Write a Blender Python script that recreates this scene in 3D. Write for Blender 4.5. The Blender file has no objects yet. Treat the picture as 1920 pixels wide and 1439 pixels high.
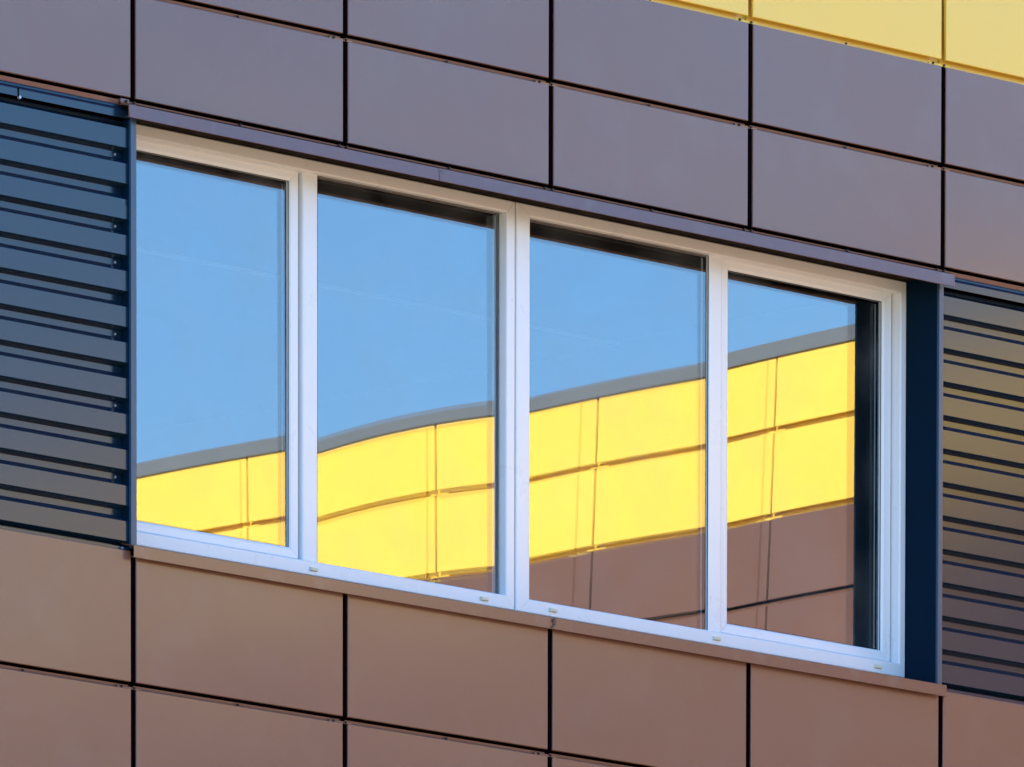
import bpy, bmesh, math, random
from mathutils import Vector, Matrix
random.seed(7)
S = bpy.context.scene
COL = S.collection
G0 = 11.5                       # height of the joint above the window head over the ground (m); u = x along the facade, y into it

# ------------------------------------------------------------------ camera
YAW, PITCH, ROLL = 8.01395073e-01, -8.89033092e-02, 1.58245154e-03
fw = Vector((math.sin(YAW) * math.cos(PITCH), math.cos(YAW) * math.cos(PITCH), math.sin(PITCH)))
rt = Vector((math.cos(YAW), -math.sin(YAW), 0)); up = rt.cross(fw)
r2 = rt * math.cos(ROLL) + up * math.sin(ROLL); u2 = up * math.cos(ROLL) - rt * math.sin(ROLL)
cd = bpy.data.cameras.new('camera'); cam = bpy.data.objects.new('camera', cd); COL.objects.link(cam)
cd.sensor_width = 36; cd.lens = 24000 / 1920 * 36; cd.shift_y = 6559.82 / 1920
cd.clip_start = 0.5; cd.clip_end = 3000
M = Matrix((r2, u2, -fw)).transposed().to_4x4(); M.translation = Vector((-34.2846394, -35.2152118, G0 - 9.88058373))
cam.matrix_world = M
S.camera = cam

# ------------------------------------------------------------------ light
SUN_EL = math.radians(33); BETA = math.radians(22)          # sun behind the facade, from the far left
sdir = Vector((-math.cos(BETA) * math.cos(SUN_EL), math.sin(BETA) * math.cos(SUN_EL), math.sin(SUN_EL)))
W_ = bpy.data.worlds.new('World'); S.world = W_; W_.use_nodes = True
nt = W_.node_tree; bg = nt.nodes['Background']
sky = nt.nodes.new('ShaderNodeTexSky'); sky.sky_type = 'NISHITA'; sky.sun_disc = False
sky.sun_elevation = SUN_EL; sky.sun_rotation = math.atan2(sdir.x, sdir.y)
sky.air_density = 1.0; sky.dust_density = 0.5; sky.ozone_density = 5.0; sky.altitude = 200
hs = nt.nodes.new('ShaderNodeHueSaturation'); hs.inputs['Saturation'].default_value = 1.24
nt.links.new(sky.outputs[0], hs.inputs['Color'])
# pale haze towards the horizon with very faint high cloud
tc = nt.nodes.new('ShaderNodeTexCoord'); sx = nt.nodes.new('ShaderNodeSeparateXYZ'); nt.links.new(tc.outputs['Generated'], sx.inputs[0])
hz = nt.nodes.new('ShaderNodeMapRange'); hz.interpolation_type = 'SMOOTHSTEP'
for i_, v_ in ((1, .155), (2, .225), (3, .34), (4, 0)): hz.inputs[i_].default_value = v_
nt.links.new(sx.outputs['Z'], hz.inputs[0])
cm_ = nt.nodes.new('ShaderNodeMapping'); cm_.inputs['Scale'].default_value = (1, 1, 3.5); nt.links.new(tc.outputs['Generated'], cm_.inputs[0])
cn = nt.nodes.new('ShaderNodeTexNoise'); cn.inputs['Scale'].default_value = 9; cn.inputs['Detail'].default_value = 7; nt.links.new(cm_.outputs[0], cn.inputs['Vector'])
cr_ = nt.nodes.new('ShaderNodeMapRange')
for i_, v_ in ((1, .48), (2, .78), (3, 0), (4, .16)): cr_.inputs[i_].default_value = v_
nt.links.new(cn.outputs[0], cr_.inputs[0])
ad = nt.nodes.new('ShaderNodeMath'); nt.links.new(hz.outputs[0], ad.inputs[0]); nt.links.new(cr_.outputs[0], ad.inputs[1])
mx_ = nt.nodes.new('ShaderNodeMix'); mx_.data_type = 'RGBA'; nt.links.new(ad.outputs[0], mx_.inputs[0]); nt.links.new(hs.outputs[0], mx_.inputs[6])
mx_.inputs[7].default_value = (3.3, 4.7, 6.4, 1)
nt.links.new(mx_.outputs[2], bg.inputs[0]); bg.inputs[1].default_value = 0.10
sl = bpy.data.lights.new('sun', 'SUN'); sl.energy = 4.7; sl.angle = math.radians(.5); sl.color = (1, .96, .86)
so = bpy.data.objects.new('sun', sl); COL.objects.link(so)
so.rotation_euler = (-sdir).to_track_quat('-Z', 'Y').to_euler(); so.location = (0, 0, 60)
S.view_settings.view_transform = 'Standard'; S.view_settings.look = 'None'; S.view_settings.gamma = 1
S.view_settings.use_curve_mapping = False
S.view_settings.exposure = 2.32
S.cycles.max_bounces = 10; S.cycles.glossy_bounces = 6; S.cycles.transparent_max_bounces = 12
S.cycles.sample_clamp_indirect = 6

# ------------------------------------------------------------------ materials
def mat(name, col, rough=.4, spec=.5, metal=0., ior=1.5, coat=0., coat_r=.1, var=.06, scale=3., bump=0., bscale=40., streak=False, stretch=(1, 1, 1), dirt=None):
    m = bpy.data.materials.new(name); m.use_nodes = True; n = m.node_tree; L = n.links
    b = n.nodes['Principled BSDF']
    b.inputs['Roughness'].default_value = rough; b.inputs['Metallic'].default_value = metal; b.inputs['IOR'].default_value = ior
    b.inputs['Specular IOR Level'].default_value = spec
    b.inputs['Coat Weight'].default_value = coat; b.inputs['Coat Roughness'].default_value = coat_r
    g = n.nodes.new('ShaderNodeNewGeometry'); mp = n.nodes.new('ShaderNodeMapping'); mp.inputs['Scale'].default_value = stretch
    L.new(g.outputs['Position'], mp.inputs[0])
    nz = n.nodes.new('ShaderNodeTexNoise'); nz.inputs['Scale'].default_value = scale; nz.inputs['Detail'].default_value = 6
    nz.inputs['Roughness'].default_value = .6; L.new(mp.outputs[0], nz.inputs['Vector'])
    oi = n.nodes.new('ShaderNodeObjectInfo')
    mr = n.nodes.new('ShaderNodeMapRange'); mr.inputs[1].default_value = .3; mr.inputs[2].default_value = .7
    mr.inputs[3].default_value = 1 - var; mr.inputs[4].default_value = 1 + var; L.new(nz.outputs[0], mr.inputs[0])
    orr = n.nodes.new('ShaderNodeMapRange'); orr.inputs[3].default_value = 1 - var * .35; orr.inputs[4].default_value = 1 + var * .35
    L.new(oi.outputs['Random'], orr.inputs[0])
    mm = n.nodes.new('ShaderNodeMath'); mm.operation = 'MULTIPLY'; L.new(mr.outputs[0], mm.inputs[0]); L.new(orr.outputs[0], mm.inputs[1])
    vm = n.nodes.new('ShaderNodeVectorMath'); vm.operation = 'SCALE'; vm.inputs[0].default_value = col; L.new(mm.outputs[0], vm.inputs['Scale'])
    out = vm.outputs[0]
    if dirt:                                                    # (colour, amount, noise scale, threshold)
        dn = n.nodes.new('ShaderNodeTexNoise'); dn.inputs['Scale'].default_value = dirt[2]; dn.inputs['Detail'].default_value = 8
        L.new(mp.outputs[0], dn.inputs['Vector'])
        dr = n.nodes.new('ShaderNodeMapRange'); dr.inputs[1].default_value = dirt[3]; dr.inputs[2].default_value = dirt[3] + .2
        dr.inputs[4].default_value = dirt[1]; L.new(dn.outputs[0], dr.inputs[0])
        mx = n.nodes.new('ShaderNodeMix'); mx.data_type = 'RGBA'; L.new(dr.outputs[0], mx.inputs[0]); L.new(out, mx.inputs[6]); mx.inputs[7].default_value = (*dirt[0], 1)
        out = mx.outputs[2]
    L.new(out, b.inputs['Base Color'])
    rr = n.nodes.new('ShaderNodeMapRange'); rr.inputs[1].default_value = .3; rr.inputs[2].default_value = .7
    rr.inputs[3].default_value = rough * .88; rr.inputs[4].default_value = min(1, rough * 1.12); L.new(nz.outputs[0], rr.inputs[0]); L.new(rr.outputs[0], b.inputs['Roughness'])
    if bump:
        bn = n.nodes.new('ShaderNodeTexNoise'); bn.inputs['Scale'].default_value = bscale; bn.inputs['Detail'].default_value = 4
        L.new(mp.outputs[0], bn.inputs['Vector'])
        bp = n.nodes.new('ShaderNodeBump'); bp.inputs['Strength'].default_value = 1; bp.inputs['Distance'].default_value = bump
        L.new(bn.outputs[0], bp.inputs['Height']); L.new(bp.outputs[0], b.inputs['Normal']); L.new(bp.outputs[0], b.inputs['Coat Normal'])
    return m

BROWN = mat('brown_coated_metal', (.172, .077, .047), .5, coat=.72, coat_r=.17, dirt=((.20, .15, .12), .16, 3.5, .5), var=.07, scale=1.3, bump=.00012, bscale=300)
YELLOW = mat('yellow_coated_metal', (.97, .625, .075), .5, coat=.35, coat_r=.2, var=.035, scale=1.3, bump=.0001, bscale=300)
BROWN_TRIM = mat('brown_flashing_metal', (.140, .056, .036), .45, coat=.75, coat_r=.16, var=.10, scale=7, dirt=((.20, .15, .13), .35, 9, .56))
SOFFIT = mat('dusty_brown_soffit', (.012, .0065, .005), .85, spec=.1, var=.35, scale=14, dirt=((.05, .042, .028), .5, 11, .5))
NAVY = mat('navy_profiled_steel', (.0050, .020, .041), .7, coat=1, coat_r=.19, spec=.05, var=.08, scale=4)
NAVY_TRIM = mat('navy_trim_steel', (.012, .050, .100), .5, coat=.6, coat_r=.25, var=.12, scale=5)
PVC = mat('white_plastic', (.80, .80, .80), .3, coat=.2, var=.015, scale=6, dirt=((.62, .58, .5), .07, 7, .58))
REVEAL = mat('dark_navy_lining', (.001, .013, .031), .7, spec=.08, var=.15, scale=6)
CREAM = mat('cream_plastic', (.74, .68, .48), .4, var=.05)
RUBBER_AND_SHADE = mat('black_rubber_and_shade', (.0035, .0012, .0018), .9, spec=0)  # black for gaskets and spacers, and for the shade painted into brown joints
DARK = mat('dark_membrane_and_shade', (.003, .0012, .0015), .9, spec=0)  # backing membrane; its near-black also paints shade in slots and under the lip
BOLT = mat('zinc_screw', (.35, .37, .4), .35, metal=.8)
BOLT_B = mat('brown_screw', (.03, .014, .012), .5)
CAP = mat('grey_capping_metal', (.145, .155, .165), .5, coat=.3, coat_r=.3, var=.05)
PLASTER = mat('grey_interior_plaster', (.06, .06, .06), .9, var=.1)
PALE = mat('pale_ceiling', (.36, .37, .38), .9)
ROOF = mat('grey_roof_membrane', (.22, .22, .22), .9, var=.1)
GROUND = mat('concrete_paving', (.175, .128, .072), .9, var=.15, scale=.4, bump=.004, bscale=6)

def glass(name, refl, tint, dust=0.):
    m = bpy.data.materials.new(name); m.use_nodes = True; n = m.node_tree; L = n.links
    n.nodes.remove(n.nodes['Principled BSDF']); o = n.nodes['Material Output']
    t = n.nodes.new('ShaderNodeBsdfTransparent'); t.inputs[0].default_value = (*tint, 1)
    g = n.nodes.new('ShaderNodeBsdfGlossy'); g.inputs['Roughness'].default_value = 0; g.inputs[0].default_value = (1, 1, 1, 1)
    x = n.nodes.new('ShaderNodeMixShader'); x.inputs[0].default_value = refl
    L.new(t.outputs[0], x.inputs[1]); L.new(g.outputs[0], x.inputs[2]); last = x
    if dust:
        d = n.nodes.new('ShaderNodeBsdfDiffuse'); d.inputs[0].default_value = (.5, .5, .48, 1)
        ge = n.nodes.new('ShaderNodeNewGeometry'); nz = n.nodes.new('ShaderNodeTexNoise'); nz.inputs['Scale'].default_value = 3; nz.inputs['Detail'].default_value = 9
        L.new(ge.outputs['Position'], nz.inputs['Vector'])
        mr = n.nodes.new('ShaderNodeMapRange'); mr.inputs[1].default_value = .42; mr.inputs[2].default_value = .75; mr.inputs[4].default_value = dust
        L.new(nz.outputs[0], mr.inputs[0]); y = n.nodes.new('ShaderNodeMixShader'); L.new(mr.outputs[0], y.inputs[0])
        L.new(x.outputs[0], y.inputs[1]); L.new(d.outputs[0], y.inputs[2]); last = y
    L.new(last.outputs[0], o.inputs[0])
    return m
GLASS_O = glass('outer_glass', .158, (.80, .86, .88), .09)
GLASS_I = glass('inner_glass', .125, (.80, .86, .88))

# ------------------------------------------------------------------ helpers
def link(name, me, m, parent=None, loc=(0, 0, 0), label=None):
    o = bpy.data.objects.new(name, me); COL.objects.link(o)
    if m and not me.materials: me.materials.append(m)
    if parent: o.parent = parent
    o.location = loc
    if label: o['label'] = label
    return o
def mesh(name, v, f, smooth=False):
    me = bpy.data.meshes.new(name); me.from_pydata([tuple(p) for p in v], [], f); me.update()
    bm = bmesh.new(); bm.from_mesh(me); bmesh.ops.recalc_face_normals(bm, faces=bm.faces); bm.to_mesh(me); bm.free()
    if smooth:
        for p in me.polygons: p.use_smooth = True
    return me
def empty(name, loc, label, cat):
    o = bpy.data.objects.new(name, None); COL.objects.link(o); o.location = loc; o['label'] = label; o['category'] = cat
    return o
def box(name, x0, x1, y0, y1, z0, z1, m, parent=None, bev=0., label=None):
    bm = bmesh.new(); bmesh.ops.create_cube(bm, size=1)
    cx, cy, cz = (x0 + x1) / 2, (y0 + y1) / 2, (z0 + z1) / 2
    for v in bm.verts: v.co = (v.co.x * (x1 - x0), v.co.y * (y1 - y0), v.co.z * (z1 - z0))
    if bev: bmesh.ops.bevel(bm, geom=bm.edges, offset=bev, segments=2, profile=.5, affect='EDGES')
    me = bpy.data.meshes.new(name); bm.to_mesh(me); bm.free()
    return link(name, me, m, parent, (cx, cy, cz), label)
def prism(name, prof, x0, x1, m, parent=None, loc=(0, 0, 0), closed=True, label=None):
    """prof: [(y, z)] swept along x"""
    n = len(prof); v = [(x0, y, z) for y, z in prof] + [(x1, y, z) for y, z in prof]
    f = [(i, (i + 1) % n, n + (i + 1) % n, n + i) for i in range(n if closed else n - 1)]
    if closed: f += [tuple(range(n)), tuple(range(n, 2 * n))]
    return link(name, mesh(name, v, f), m, parent, loc, label)

def zp(z): return G0 + z

# ------------------------------------------------------------------ ground and the two blocks
ground_me = mesh('ground', [(-900, -900, 0), (900, -900, 0), (900, 900, 0), (-900, 900, 0)], [(0, 1, 2, 3)])
ground = link('ground', ground_me, GROUND); ground['kind'] = 'structure'

H, Wp = .405, 1.13152
U0, WW, YJ, ZT, ZB = 11.78487283, 1.16209272, 10.74578305, 1.61347948, 1.54217931
GAP, VG = .0265, .0285
JB = .058                          # depth of the cassettes

main = empty('clad_building', (0, 0, 0), 'brown and yellow metal clad building with a four pane ribbon window between navy ribbed sheets', 'building')
wing = empty('building_wing', (0, 0, 0), 'sunlit yellow and brown building wing that shows mirrored in the window panes', 'building')

_pc = {}
def cassette_mesh(w, h, seed):
    """a folded sheet metal tray, origin at its lower left front corner, front faces -y, flange up at the top"""
    key = (round(w, 4), round(h, 4), seed)
    if key in _pc: return _pc[key]
    rnd = random.Random(seed * 77 + int(w * 1000) + int(h * 1000))
    nx, nz = 10, 5; c = .0022; bow = rnd.uniform(-.0022, .0012); tw = rnd.uniform(-.0006, .0006); sk = rnd.uniform(-.25, .25)
    v, f = [], []
    for j in range(nz + 1):
        for i in range(nx + 1):
            s, t = i / nx, j / nz
            d = bow * 16 * s * (1 - s) * t * (1 - t) * (1 + sk * (s - .5)) + tw * math.sin(s * 6.283) * math.sin(t * 3.1416) * .5
            v.append((c + s * (w - 2 * c), d, c + t * (h - 2 * c)))
    for j in range(nz):
        for i in range(nx):
            a = j * (nx + 1) + i; f.append((a, a + 1, a + nx + 2, a + nx + 1))
    rows = len(f)
    k = len(v)
    bl, br, tl, tr = 0, nx, nz * (nx + 1), (nz + 1) * (nx + 1) - 1
    bl_ = .010                      # the lower fold is short, the tray stays open behind it
    v += [(0, c, 0), (w, c, 0), (w, c, h), (0, c, h), (0, bl_, 0), (w, bl_, 0), (w, .020, h), (0, .020, h)]
    f += [tuple([k, k + 1] + [i for i in range(br, bl - 1, -1)]), tuple([k + 2, k + 3] + list(range(tl, tr + 1))),
          tuple([k + 1, k + 2] + [tr - i * (nx + 1) for i in range(nz + 1)]), tuple([k + 3, k] + [bl + i * (nx + 1) for i in range(nz + 1)])]
    f += [(k, k + 1, k + 5, k + 4), (k + 1, k + 2, k + 6, k + 5), (k + 2, k + 3, k + 7, k + 6), (k + 3, k, k + 4, k + 7)]
    me = bpy.data.meshes.new('panel'); me.from_pydata(v, [], f); me.update()
    bm = bmesh.new(); bm.from_mesh(me); bmesh.ops.recalc_face_normals(bm, faces=bm.faces); bm.to_mesh(me); bm.free()
    for i, p in enumerate(me.polygons): p.use_smooth = i < rows
    ec = {}
    for i, p in enumerate(me.polygons):
        for ek in p.edge_keys: ec.setdefault(ek, []).append(i < rows)
    for e in me.edges:
        if not all(ec.get(tuple(sorted(e.vertices)), [False])): e.use_edge_sharp = True
    _pc[key] = me
    return me
_mm = {}
def with_mat(me, m):
    k = (me.name, m.name)
    if k not in _mm:
        c = me.copy(); c.materials.clear(); c.materials.append(m); _mm[k] = c
    return _mm[k]

_sc = {}
def screw_mesh(m, r=.0055, l=.006):
    if m.name not in _sc:
        bm = bmesh.new(); bmesh.ops.create_cone(bm, cap_ends=True, segments=8, radius1=r, radius2=r * .75, depth=l)
        bmesh.ops.rotate(bm, verts=bm.verts, cent=(0, 0, 0), matrix=Matrix.Rotation(math.pi / 2, 3, 'X'))
        me = bpy.data.meshes.new('screw'); bm.to_mesh(me); bm.free(); me.materials.append(m); _sc[m.name] = me
    return _sc[m.name]

_fl = {}
def flange_mesh(w, m):
    """the folded upper flange behind the joint: flat strip, ribbed lip and raised end tabs"""
    k = (round(w, 4), m.name)
    if k in _fl: return _fl[k]
    bm = bmesh.new()
    def pr(x0, x1, prof):
        n = len(prof); a = [bm.verts.new((x0, y, z)) for y, z in prof]; b = [bm.verts.new((x1, y, z)) for y, z in prof]
        for i in range(n): bm.faces.new((a[i], a[(i + 1) % n], b[(i + 1) % n], b[i]))
        bm.faces.new(a); bm.faces.new(b[::-1])
    if m.name.startswith('yellow'):                             # yellow joints are closed in yellow, deep in the slot
        pr(0, w, [(.0005, -.001), (.010, -.001), (.040, .004), (.0385, GAP + .012), (.0405, GAP + .012), (.0425, -.004), (.0005, -.004)])
    else:                                                       # the brown trays leave a dark slot above the flange
        pr(0, w, [(.0005, -.001), (.008, -.001), (.0235, .001), (.0180, .0165), (.0205, .0165), (.0255, -.004), (.0005, -.004)])
    for x0, x1 in ((w - .062, w + VG * .45), (-VG * .45, .034)):
        pr(x0, x1, [(.013, .0), (.012, .009), (.014, .011), (.0195, .011), (.0195, .0)])
    bmesh.ops.recalc_face_normals(bm, faces=bm.faces)
    me = bpy.data.meshes.new('flange'); bm.to_mesh(me); bm.free(); me.materials.append(m); _fl[k] = me
    return me

def in_view(u, z):                 # roughly what the photograph covers
    return -2.3 < u < 5.9 and -3.1 < z < 1.7
def panel(parent, u, z, w, h, m, seed, flange=True, scr=BOLT_B, label=None, wingloc=None, fm=None):
    fm = fm or m
    me = with_mat(cassette_mesh(w, h, seed), m)
    if wingloc is None:
        o = link('panel', me, m, parent, (u, random.uniform(-.0006, .0006), zp(z)), label)
        if flange:
            link('flange', flange_mesh(w, fm), fm, o, (0, 0, h))
            if in_view(u, z):
                for sx in (w - .040, w * .5, -.002):
                    link('screw', screw_mesh(scr), scr, o, (sx, .009 if sx != w * .5 else .012, h + .0075))
    else:                          # wing: y runs out along -y, front faces -x
        o = link('panel', me, m, parent, (U0, u, zp(z)), label); o.rotation_euler = (0, 0, -math.pi / 2)
        if flange: link('flange', flange_mesh(w, fm), fm, o, (0, 0, h))
    return o

# upper field: two brown rows, two yellow rows
w_ = Wp - VG
def col_x(k): return k * Wp + VG / 2
for k in range(-3, 10):
    for j in range(4):
        m = BROWN if j < 2 else YELLOW
        sd = (k * 5 + j * 3) % 7
        panel(main, col_x(k), j * H, w_, H - GAP, m, sd, scr=BOLT_B, label='yellow panel' if j > 1 else None, flange=j < 3, fm=YELLOW if j else None)
we = U0 - .012 - col_x(10)         # the cut column in the inner corner
for j in range(4): panel(main, col_x(10), j * H, we, H - GAP, BROWN if j < 2 else YELLOW, 2, flange=False, label='yellow panel' if j > 1 else None)
# lower field
LZ = -2.15320
for k in range(-3, 11):
    w_ = Wp - VG if k < 10 else we
    top = -1.669 if (k < 0 or k > 3) else -1.690
    panel(main, col_x(k), LZ, w_, top - LZ, BROWN, (k * 3) % 7, flange=False)
    panel(main, col_x(k), LZ - .49, w_, .49 - GAP, BROWN, (k * 5 + 2) % 7)
    panel(main, col_x(k), LZ - .98, w_, .49 - GAP, BROWN, (k * 5 + 4) % 7)
XL, XR = -3 * Wp, U0 - .02
# near-black strips added to paint shade into the upright joints of the brown fields
for k in range(-2, 11):
    if k * Wp > XR: break
    for j in range(2): box('joint_shade_strip', k * Wp - VG / 2 + .001, k * Wp + VG / 2 - .001, .0065, .0095, zp(j * H), zp(j * H + H - GAP), RUBBER_AND_SHADE, main)
    box('joint_shade_strip', k * Wp - VG / 2 + .001, k * Wp + VG / 2 - .001, .0065, .0095, zp(LZ), zp(-1.669 if (k <= 0 or k > 4) else -1.69), RUBBER_AND_SHADE, main)
    for j in (1, 2): box('joint_shade_strip', k * Wp - VG / 2 + .001, k * Wp + VG / 2 - .001, .0065, .0095, zp(LZ - .49 * j), zp(LZ - .49 * j + .49 - GAP), RUBBER_AND_SHADE, main)
box('base_wall', XL, XR, .06, .12, 0, zp(-3.16), BROWN_TRIM, main)
# backing behind the cladding, near-black to put slot shade into the brown level joints
box('backing_wall', XL, XR, .026, .2, zp(-3.16), zp(-1.72), DARK, main)
box('backing_wall', XL, XR, .026, .2, zp(-.001), zp(2 * H - .03), DARK, main)
box('backing_wall', XL, XR, .045, .2, zp(2 * H - .03), zp(1.59), YELLOW, main)
box('backing_wall', XL, -.02, .082, .2, zp(-1.66), zp(-.001), DARK, main)
box('backing_wall', 4.545, XR, .082, .2, zp(-1.66), zp(-.001), DARK, main)
box('roof', XL, U0 + 9, .2, 14, zp(1.3), zp(1.5), ROOF, main)
box('rear_wall', XL, U0 + 9, 13.8, 14, 0, zp(1.3), PLASTER, main)
box('side_wall', XL, XL + .2, .2, 13.8, 0, zp(1.3), BROWN_TRIM, main)
prism('roof_capping', [(-.045, zp(ZB)), (-.045, zp(ZT)), (.30, zp(ZT) + .02), (.30, zp(ZB)), (.02, zp(ZB) + .004)], XL, XR, CAP, main)

# starter strip below the upper panels beside the window
for a, b in ((XL, -.03), (4.57, XR)):
    prism('starter_strip', [(.016, zp(-.027)), (.0115, zp(-.012)), (.016, zp(-.011)), (.024, zp(-.011)), (.024, zp(-.030)), (.012, zp(-.030))], a, b, BROWN_TRIM, main)

# ------------------------------------------------------------------ ribbed navy sheets
YS, YB = .016, .054; DZ = .0085
def rib_prof(top, bot):
    """one rib: wide face between z=top and z=bot, underside, valley and the slope down to the next rib (relative to bot)"""
    h = top - bot
    return [(YS, h), (YS, 0), (YS + .0015, -.0015), (YB, -.0130), (YB, -.0355), (YS + .001, -.0590), (YS, -.0595)]
def make_sheet(x0, x1, right_screws, label):
    par = link('ribbed_sheet', mesh('ribbed_sheet', [(x0, .079, zp(-1.66)), (x1, .079, zp(-1.66)), (x1, .079, zp(-.02)), (x0, .079, zp(-.02))], [(0, 1, 2, 3)]), NAVY, main, label=label)
    prism('top_flashing', [(.0020, zp(-.079)), (.0020, zp(-.052)), (.004, zp(-.0505)), (.0165, zp(-.0385)), (.0170, zp(-.0305)), (.0210, zp(-.0305)), (.0210, zp(-.0405)), (.0075, zp(-.053)), (.0055, zp(-.079))], x0, x1, NAVY, main)
    box('lip_shade_block', x0, x1, .0070, .053, zp(-.0785), zp(-.0600), DARK, main)  # near-black block added to paint the shade under the flashing lip
    prism('rib', [(YB, zp(-.03)), (YB, zp(-.0975 + DZ)), (YS + .001, zp(-.1185 + DZ)), (YS, zp(-.1190 + DZ)), (YS, zp(-.1905 + DZ)), (YS + .0015, zp(-.1920 + DZ)), (YB, zp(-.2035 + DZ)), (YB, zp(-.2260 + DZ)), (YS, zp(-.2495 + DZ))], x0, x1, NAVY, par, closed=False)
    first = None
    for k in range(1, 12):
        zb = -.1905 + DZ - .1318 * k
        p = rib_prof(.0725, 0)
        if k == 11: p = p[:5]
        if k == 2: p = [(YS, .0725), (YS, .049), (YS - .0018, .0488), (YS - .0018, 0)] + p[2:]
        me = None
        if first is None or k in (2, 11):
            v = [(x0, y, z) for y, z in p] + [(x1, y, z) for y, z in p]; n = len(p)
            me = mesh('rib', v, [(i, i + 1, n + i + 1, n + i) for i in range(n - 1)])
            if k == 1: first = me
        link('rib', me or first, NAVY, par, (0, 0, zp(zb)))
    prism('base_flashing', [(.014, zp(-1.6675)), (.014, zp(-1.6560)), (.018, zp(-1.6545)), (.068, zp(-1.6500)), (.068, zp(-1.6675))], x0, x1, NAVY, main)
    return par
shl = make_sheet(XL, -.013, True, 'navy ribbed steel sheet left of the window')
shr = make_sheet(4.534, XR, False, 'navy ribbed steel sheet right of the window')
for z, yy in ((-.2155, YB), (-.4795, YB), (-.612, YB), (-.876, YB), (-1.140, YB), (-1.404, YB), (-1.6615, .016)):
    for x in (-.050, -1.13):
        link('screw', screw_mesh(BOLT), BOLT, shl, (x - (0 if yy == YB else .0), yy - .004, zp(z + (DZ if yy == YB else 0)))).scale = (1.15, 1.2, 1.15)
link('screw', screw_mesh(BOLT), BOLT, shl, (-.59, .001, zp(-.082))).scale = (1.5, 1.3, 1.5)
box('seam_lap', -.5975, -.5945, -.001, .004, zp(-.078), zp(-.048), RUBBER_AND_SHADE, main)

# ------------------------------------------------------------------ jambs, head and sill flashings
def jamb(pts, label, m=NAVY_TRIM, name='jamb_trim'):
    n = len(pts); z0, z1 = zp(-1.657), zp(-.041)
    v = [(x, y, z0) for x, y in pts] + [(x, y, z1) for x, y in pts]
    f = [(i, (i + 1) % n, n + (i + 1) % n, n + i) for i in range(n)] + [tuple(range(n)), tuple(range(n, 2 * n))]
    return link(name, mesh(name, v, f), m, main, label=label)
jamb([(-.0125, .002), (-.0105, 0), (.0155, 0), (.0175, .002), (.0175, .012), (-.0125, .012)], 'steel blue jamb trim at the left end of the window')
jamb([(4.5050, .012), (4.5050, .002), (4.507, 0), (4.530, 0), (4.532, .002), (4.532, .075), (4.529, .075), (4.529, .012)], 'grey blue jamb trim at the right end of the window')
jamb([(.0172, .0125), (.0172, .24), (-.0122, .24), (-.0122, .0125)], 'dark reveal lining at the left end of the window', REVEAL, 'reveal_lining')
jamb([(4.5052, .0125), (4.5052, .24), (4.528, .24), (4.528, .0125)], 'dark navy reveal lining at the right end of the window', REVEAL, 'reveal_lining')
def drip(x0, x1, dy, label=None):
    return prism('head_flashing', [(.03, zp(-.016)), (-.030 + dy, zp(-.030)), (-.040 + dy, zp(-.036)), (-.043 + dy, zp(-.0825)), (-.041 + dy, zp(-.084)), (-.024, zp(-.079)), (-.024, zp(-.077)), (-.036, zp(-.080)), (-.0365, zp(-.040)), (.03, zp(-.026))], x0, x1, BROWN_TRIM, main, label=label)
drip(-.062, 1.60, 0); drip(1.5985, 4.549, -.0016)
prism('starter_strip', [(.009, zp(-.029)), (.0045, zp(-.0135)), (.008, zp(-.0125)), (.024, zp(-.0125)), (.024, zp(-.029))], -.05, 4.56, BROWN_TRIM, main)
for k in range(0, 5):
    for sx in (-.035, .006, Wp * .5):
        if k * Wp + sx < 4.6: link('screw', screw_mesh(BOLT_B), BOLT_B, main, (k * Wp + sx, -.001, zp(-.016)))
box('end_bracket', -.062, -.018, .004, .03, zp(-.030), zp(-.006), BROWN_TRIM, main, .002)
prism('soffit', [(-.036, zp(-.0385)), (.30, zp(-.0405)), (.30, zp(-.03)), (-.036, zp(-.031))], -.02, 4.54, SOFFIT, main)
def sill(x0, x1, dy):
    prism('sill_flashing', [(.175, zp(-1.6075)), (-.028 + dy, zp(-1.6515)), (-.030 + dy, zp(-1.653)), (-.030 + dy, zp(-1.696)), (-.0285 + dy, zp(-1.698)), (-.012, zp(-1.692)), (-.012, zp(-1.690)), (-.027, zp(-1.694)), (-.027, zp(-1.656)), (.175, zp(-1.612))], x0, x1, BROWN_TRIM, main)
sill(-.028, 2.2465, 0); sill(2.2455, 4.524, -.0012)
# dark sealant stain on the sill seam
random.seed(3)
v, f = [], []
for q in range(9):
    cx, cz, rr_ = random.gauss(0, .009), random.uniform(-.018, .014), random.uniform(.003, .0075)
    b0 = len(v)
    for i in range(8): v.append((cx + rr_ * math.cos(i * .785) * random.uniform(.6, 1.2), -.0003 * q, cz + rr_ * math.sin(i * .785) * random.uniform(.6, 1.3)))
    f.append(tuple(range(b0, b0 + 8)))
link('sealant_smear', mesh('sealant_smear', v, f), mat('dark_sealant', (.05, .04, .045), .6), main, (2.246, -.0325, zp(-1.673)))
v, f = [], []
for q in range(6):
    cx, cz, rr_ = random.gauss(0, .004), random.uniform(-.018, .018), random.uniform(.001, .0028)
    b0 = len(v)
    for i in range(7): v.append((cx + rr_ * math.cos(i * .9) * random.uniform(.6, 1.2), -.0003 * q, cz + rr_ * math.sin(i * .9) * random.uniform(.6, 1.5)))
    f.append(tuple(range(b0, b0 + 7)))
link('sealant_smear', mesh('sealant_smear', v, f), bpy.data.materials['dark_sealant'], main, (1.606, -.0455, zp(-.060)))

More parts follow.
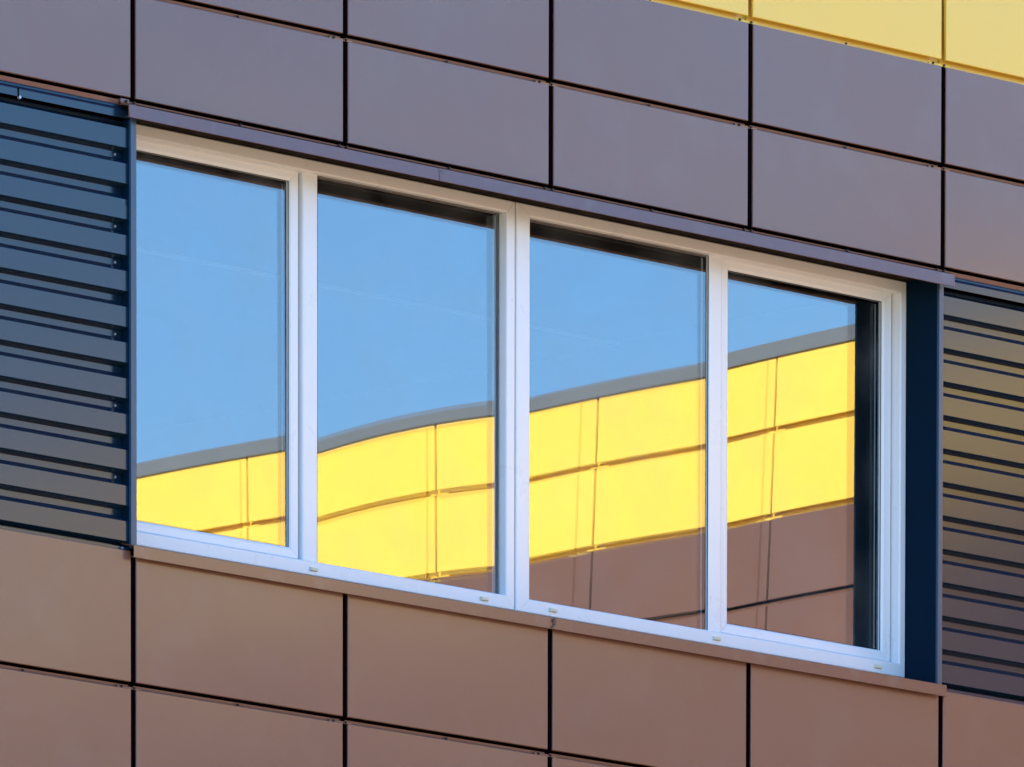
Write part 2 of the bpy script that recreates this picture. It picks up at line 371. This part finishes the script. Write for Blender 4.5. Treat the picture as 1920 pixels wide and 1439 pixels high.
# ------------------------------------------------------------------ windows
def ring(name, x0, x1, z0, z1, wd, prof, m, parent, gap=.0007, label=None):
    """four mitred bars. wd = (left, right, bottom, top) widths; prof = [(mode, d, y)], mode 'o' from the outer edge, 'i' from the inner one"""
    v, f = [], []
    def pt(side, d_mode, d, w): return d if d_mode == 'o' else w - d
    def ins(i):                     # insets of profile point i on each side
        mo, d, y = prof[i]
        return [pt(s, mo, d, wd[s]) for s in range(4)], y
    n = len(prof)
    for side in range(4):
        base = len(v)
        for i in range(n):
            (l, r, b, t), y = ins(i)
            if side == 0: e = [(x0 + l, y, z0 + b + gap), (x0 + l, y, z1 - t - gap)]
            if side == 1: e = [(x1 - r, y, z0 + b + gap), (x1 - r, y, z1 - t - gap)]
            if side == 2: e = [(x0 + l + gap, y, z0 + b), (x1 - r - gap, y, z0 + b)]
            if side == 3: e = [(x0 + l + gap, y, z1 - t), (x1 - r - gap, y, z1 - t)]
            v += e
        for i in range(n):
            j = (i + 1) % n
            f.append((base + 2 * i, base + 2 * i + 1, base + 2 * j + 1, base + 2 * j))
        f.append(tuple(base + 2 * i for i in range(n))); f.append(tuple(base + 2 * i + 1 for i in range(n)))
    me = mesh(name, v, f)
    return link(name, me, m, parent, label=label)

FY, MY, SY = .175, .200, .215
FRAME_P = [('o', 0, .25), ('o', 0, FY + .006), ('o', .003, FY + .001), ('o', .006, FY), ('i', .006, FY), ('i', .002, FY + .0015), ('i', 0, FY + .006), ('i', -.002, .245), ('i', -.002, .25)]
SASH_P = [('o', 0, .26), ('o', 0, SY + .004), ('o', .004, SY), ('i', .010, SY), ('i', .003, SY + .002), ('i', .0, SY + .006), ('i', -.002, .255), ('i', -.002, .26)]

PANE = {1: [1.41913071, 1.6016238, 2.05000622, 1.06494503, -0.44194657, 0.67517725, 2.93630762],
        2: [-1.3893114, 0.79223189, 3.61109157, 0.94072694, -1.3552419, -10.5, 8.0],
        3: [0.42652074, 1.05775278, -0.64168386, 2.23301815, -1.832635, -0.9110678, 3.25578051],
        4: [-0.4702483, -1.57114632, 3.56989767, -0.88522485, -1.50999297, 6.9091998, 4.22339058]}
PG = {1: (.231, .62, -.83), 2: (.21, 1.66, -.82), 3: (.21, 2.82, -.82), 4: (.231, 3.9, -.83)}
GHOST = {1: (.15, .3), 2: (.35, 1.1), 3: (1.9, 1.1), 4: (.7, .4)}
def pane(idx, x0, x1, z0, z1, parent):
    g, uc, zc = PG[idx]
    a, b, c, d, e, ff, gg = [q * 1e-3 for q in PANE[idx]]
    for inner in (0, 1):
        nx, nz = 36, 48; v, f = [], []
        da, db = (GHOST[idx][0] * 1e-3, GHOST[idx][1] * 1e-3) if inner else (0, 0)
        inset = .010 if inner else 0
        for j in range(nz + 1):
            for i in range(nx + 1):
                x = x0 + inset + (x1 - x0 - 2 * inset) * i / nx; z = z0 + inset + (z1 - z0 - 2 * inset) * j / nz
                du, q = x - uc, z - zc
                y = g + (a + da) * du + (b + db) * q + c / 2 * du * du + d / 2 * q * q + e * du * q + ff / 6 * du ** 3 + gg / 2 * du * du * q
                v.append((x, y + (.020 if inner else 0), zp(z)))
        for j in range(nz):
            for i in range(nx):
                k = j * (nx + 1) + i; f.append((k, k + 1, k + nx + 2, k + nx + 1))
        me = bpy.data.meshes.new('pane'); me.from_pydata(v, [], f); me.update()
        for p in me.polygons: p.use_smooth = True
        link('inner_pane' if inner else 'pane', me, GLASS_I if inner else GLASS_O, parent)
    # spacer bar and gasket
    def loop(name, i0, i1, y0, y1, m):
        vv, ff_ = [], []
        for (o_, y) in ((i0, y0), (i1, y0), (i1, y1), (i0, y1)):
            vv += [(x0 + o_, y, zp(z0 + o_)), (x1 - o_, y, zp(z0 + o_)), (x1 - o_, y, zp(z1 - o_)), (x0 + o_, y, zp(z1 - o_))]
        for k in range(4):
            for s in range(4):
                ff_.append((k * 4 + s, k * 4 + (s + 1) % 4, ((k + 1) % 4) * 4 + (s + 1) % 4, ((k + 1) % 4) * 4 + s))
        link(name, mesh(name, vv, ff_), m, parent)
    loop('spacer', -.004, .010, g + .006, g + .017, RUBBER_AND_SHADE)
    loop('gasket', -.006, .0035, g - .007, g - .0032, RUBBER_AND_SHADE)

def window(name, x0, x1, stile_l, stile_r, mull, fixed, sash, fidx, sidx, label):
    w = bpy.data.objects.new('window', None); COL.objects.link(w); w.parent = main; w['label'] = label
    z0, z1 = -1.6045, -.041
    ring('frame', x0, x1, zp(z0), zp(z1), (stile_l, stile_r, -1.5495 - z0, z1 + .089), FRAME_P, PVC, w)
    # mullion with soft arrises
    a, b = mull; P = [(a, .245), (a, MY + .005), (a + .002, MY + .0015), (a + .006, MY), (b - .006, MY), (b - .002, MY + .0015), (b, MY + .005), (b, .245)]
    v = [(x, y, zp(-1.5498)) for x, y in P] + [(x, y, zp(-.0888)) for x, y in P]; n = len(P)
    link('mullion', mesh('mullion', v, [(i, (i + 1) % n, n + (i + 1) % n, n + i) for i in range(n)]), PVC, w)
    sx0, sx1, gx0, gx1 = sash
    ring('sash', sx0, sx1, zp(-1.5430), zp(-.0825), (gx0 - sx0, sx1 - gx1, .0420, .0435), SASH_P, PVC, w)
    pane(sidx, gx0 - .002, gx1 + .003, -1.5035, -.1240, w)
    pane(fidx, fixed[0] - .002, fixed[1] + .003, -1.551, -.087, w)
    return w
# unit A: casement on the left, fixed light on the right; unit B: mirrored
wa = window('window', .010, 2.2435, .048, .0485, (1.1008, 1.1803), (1.1803, 2.195), (.060, 1.0925, .110, 1.0460), 2, 1, 'window unit with an opening casement beside the left jamb')
wb = window('window', 2.2520, 4.5035, .075, .037, (3.3697, 3.4460), (2.327, 3.3697), (3.4490, 4.4575, 3.4996, 4.4054), 3, 4, 'window unit with an opening casement beside the right jamb')
def cap_mesh():
    bm = bmesh.new(); bmesh.ops.create_cube(bm, size=1)
    for v in bm.verts:
        v.co = (v.co.x * .044, v.co.y * .012, v.co.z * .0165)
        if v.co.y < 0: v.co.x *= .86; v.co.z = v.co.z * .72 - .001
    bmesh.ops.bevel(bm, geom=bm.edges, offset=.0016, segments=2, affect='EDGES')
    me = bpy.data.meshes.new('drain_cap'); bm.to_mesh(me); bm.free(); me.materials.append(CREAM); return me
cm = cap_mesh()
for u in (1.130, 2.069): link('drain_cap', cm, CREAM, wa, (u, FY - .004, zp(-1.579)))
for u in (2.4552, 3.391, 4.3365): link('drain_cap', cm, CREAM, wb, (u, FY - .004, zp(-1.5765)))
box('packer', .0, 4.52, .24, .30, zp(-1.70), zp(-1.59), DARK, main)
box('joint_shade_strip', 2.236, 2.262, .205, .25, zp(-1.62), zp(-.03), RUBBER_AND_SHADE, main)

# dim room behind the panes
def room(x0, x1, y0, y1, z0, z1):
    v = [(x0, y0, z0), (x1, y0, z0), (x1, y1, z0), (x0, y1, z0), (x0, y0, z1), (x1, y0, z1), (x1, y1, z1), (x0, y1, z1)]
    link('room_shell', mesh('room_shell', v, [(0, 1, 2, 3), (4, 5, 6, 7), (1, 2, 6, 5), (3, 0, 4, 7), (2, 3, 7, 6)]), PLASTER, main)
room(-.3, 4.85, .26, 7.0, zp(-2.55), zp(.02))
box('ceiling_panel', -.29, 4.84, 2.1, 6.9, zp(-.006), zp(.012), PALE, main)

# ------------------------------------------------------------------ the wing
y_first = -(YJ)                    # a vertical joint; the others follow at WW
VW = .016
ww_ = WW - VW
k0 = int(math.floor(YJ / WW))
joints = [-(YJ - n * WW) for n in range(-7, k0 + 1)]     # y of the joints, from far out to the inner corner
for i, yj in enumerate(joints):
    # a panel hangs from joint yj outwards; rotated -90 deg its local x runs towards -y
    ys = yj - VW / 2
    for j in range(-5, 4):
        m = YELLOW if j >= 2 else BROWN
        panel(wing, ys, j * H, ww_, H - GAP, m, (i * 3 + j * 5) % 7, wingloc=True, label='yellow panel' if j > 1 else None, flange=j < 3, fm=YELLOW if j > 0 else None)
for j in range(-5, 4): panel(wing, -.012, j * H, -joints[-1] - VW / 2 - .012, H - GAP, YELLOW if j >= 2 else BROWN, 3, wingloc=True, flange=False, label='yellow panel' if j > 1 else None)
yo = joints[0] - WW
box('backing_wall', U0 + .05, U0 + .3, yo, .06, zp(-2.05), zp(2 * H - .03), DARK, wing)
box('backing_wall', U0 + .05, U0 + .3, yo, .06, zp(2 * H - .03), zp(1.59), YELLOW, wing)
box('base_wall', U0 + .01, U0 + .3, yo, .06, 0, zp(-2.06), BROWN, wing)
v = [(U0 - .012, zp(ZB)), (U0 - .012, zp(ZT)), (U0 + .3, zp(ZT) + .02), (U0 + .3, zp(ZB)), (U0 + .02, zp(ZB) + .004)]
vv = [(x, yo, z) for x, z in v] + [(x, -.04, z) for x, z in v]; n = 5
link('roof_capping', mesh('roof_capping', vv, [(i, (i + 1) % n, n + (i + 1) % n, n + i) for i in range(n)] + [tuple(range(n)), tuple(range(n, 2 * n))]), CAP, wing)
box('roof', U0 + .3, U0 + 9, yo, .2, zp(1.3), zp(1.5), ROOF, wing)
box('end_wall', U0 + .3, U0 + 9, yo, yo + .2, 0, zp(1.58), BROWN_TRIM, wing)
box('rear_wall', U0 + 8.8, U0 + 9, yo + .2, 14, 0, zp(1.3), PLASTER, wing)
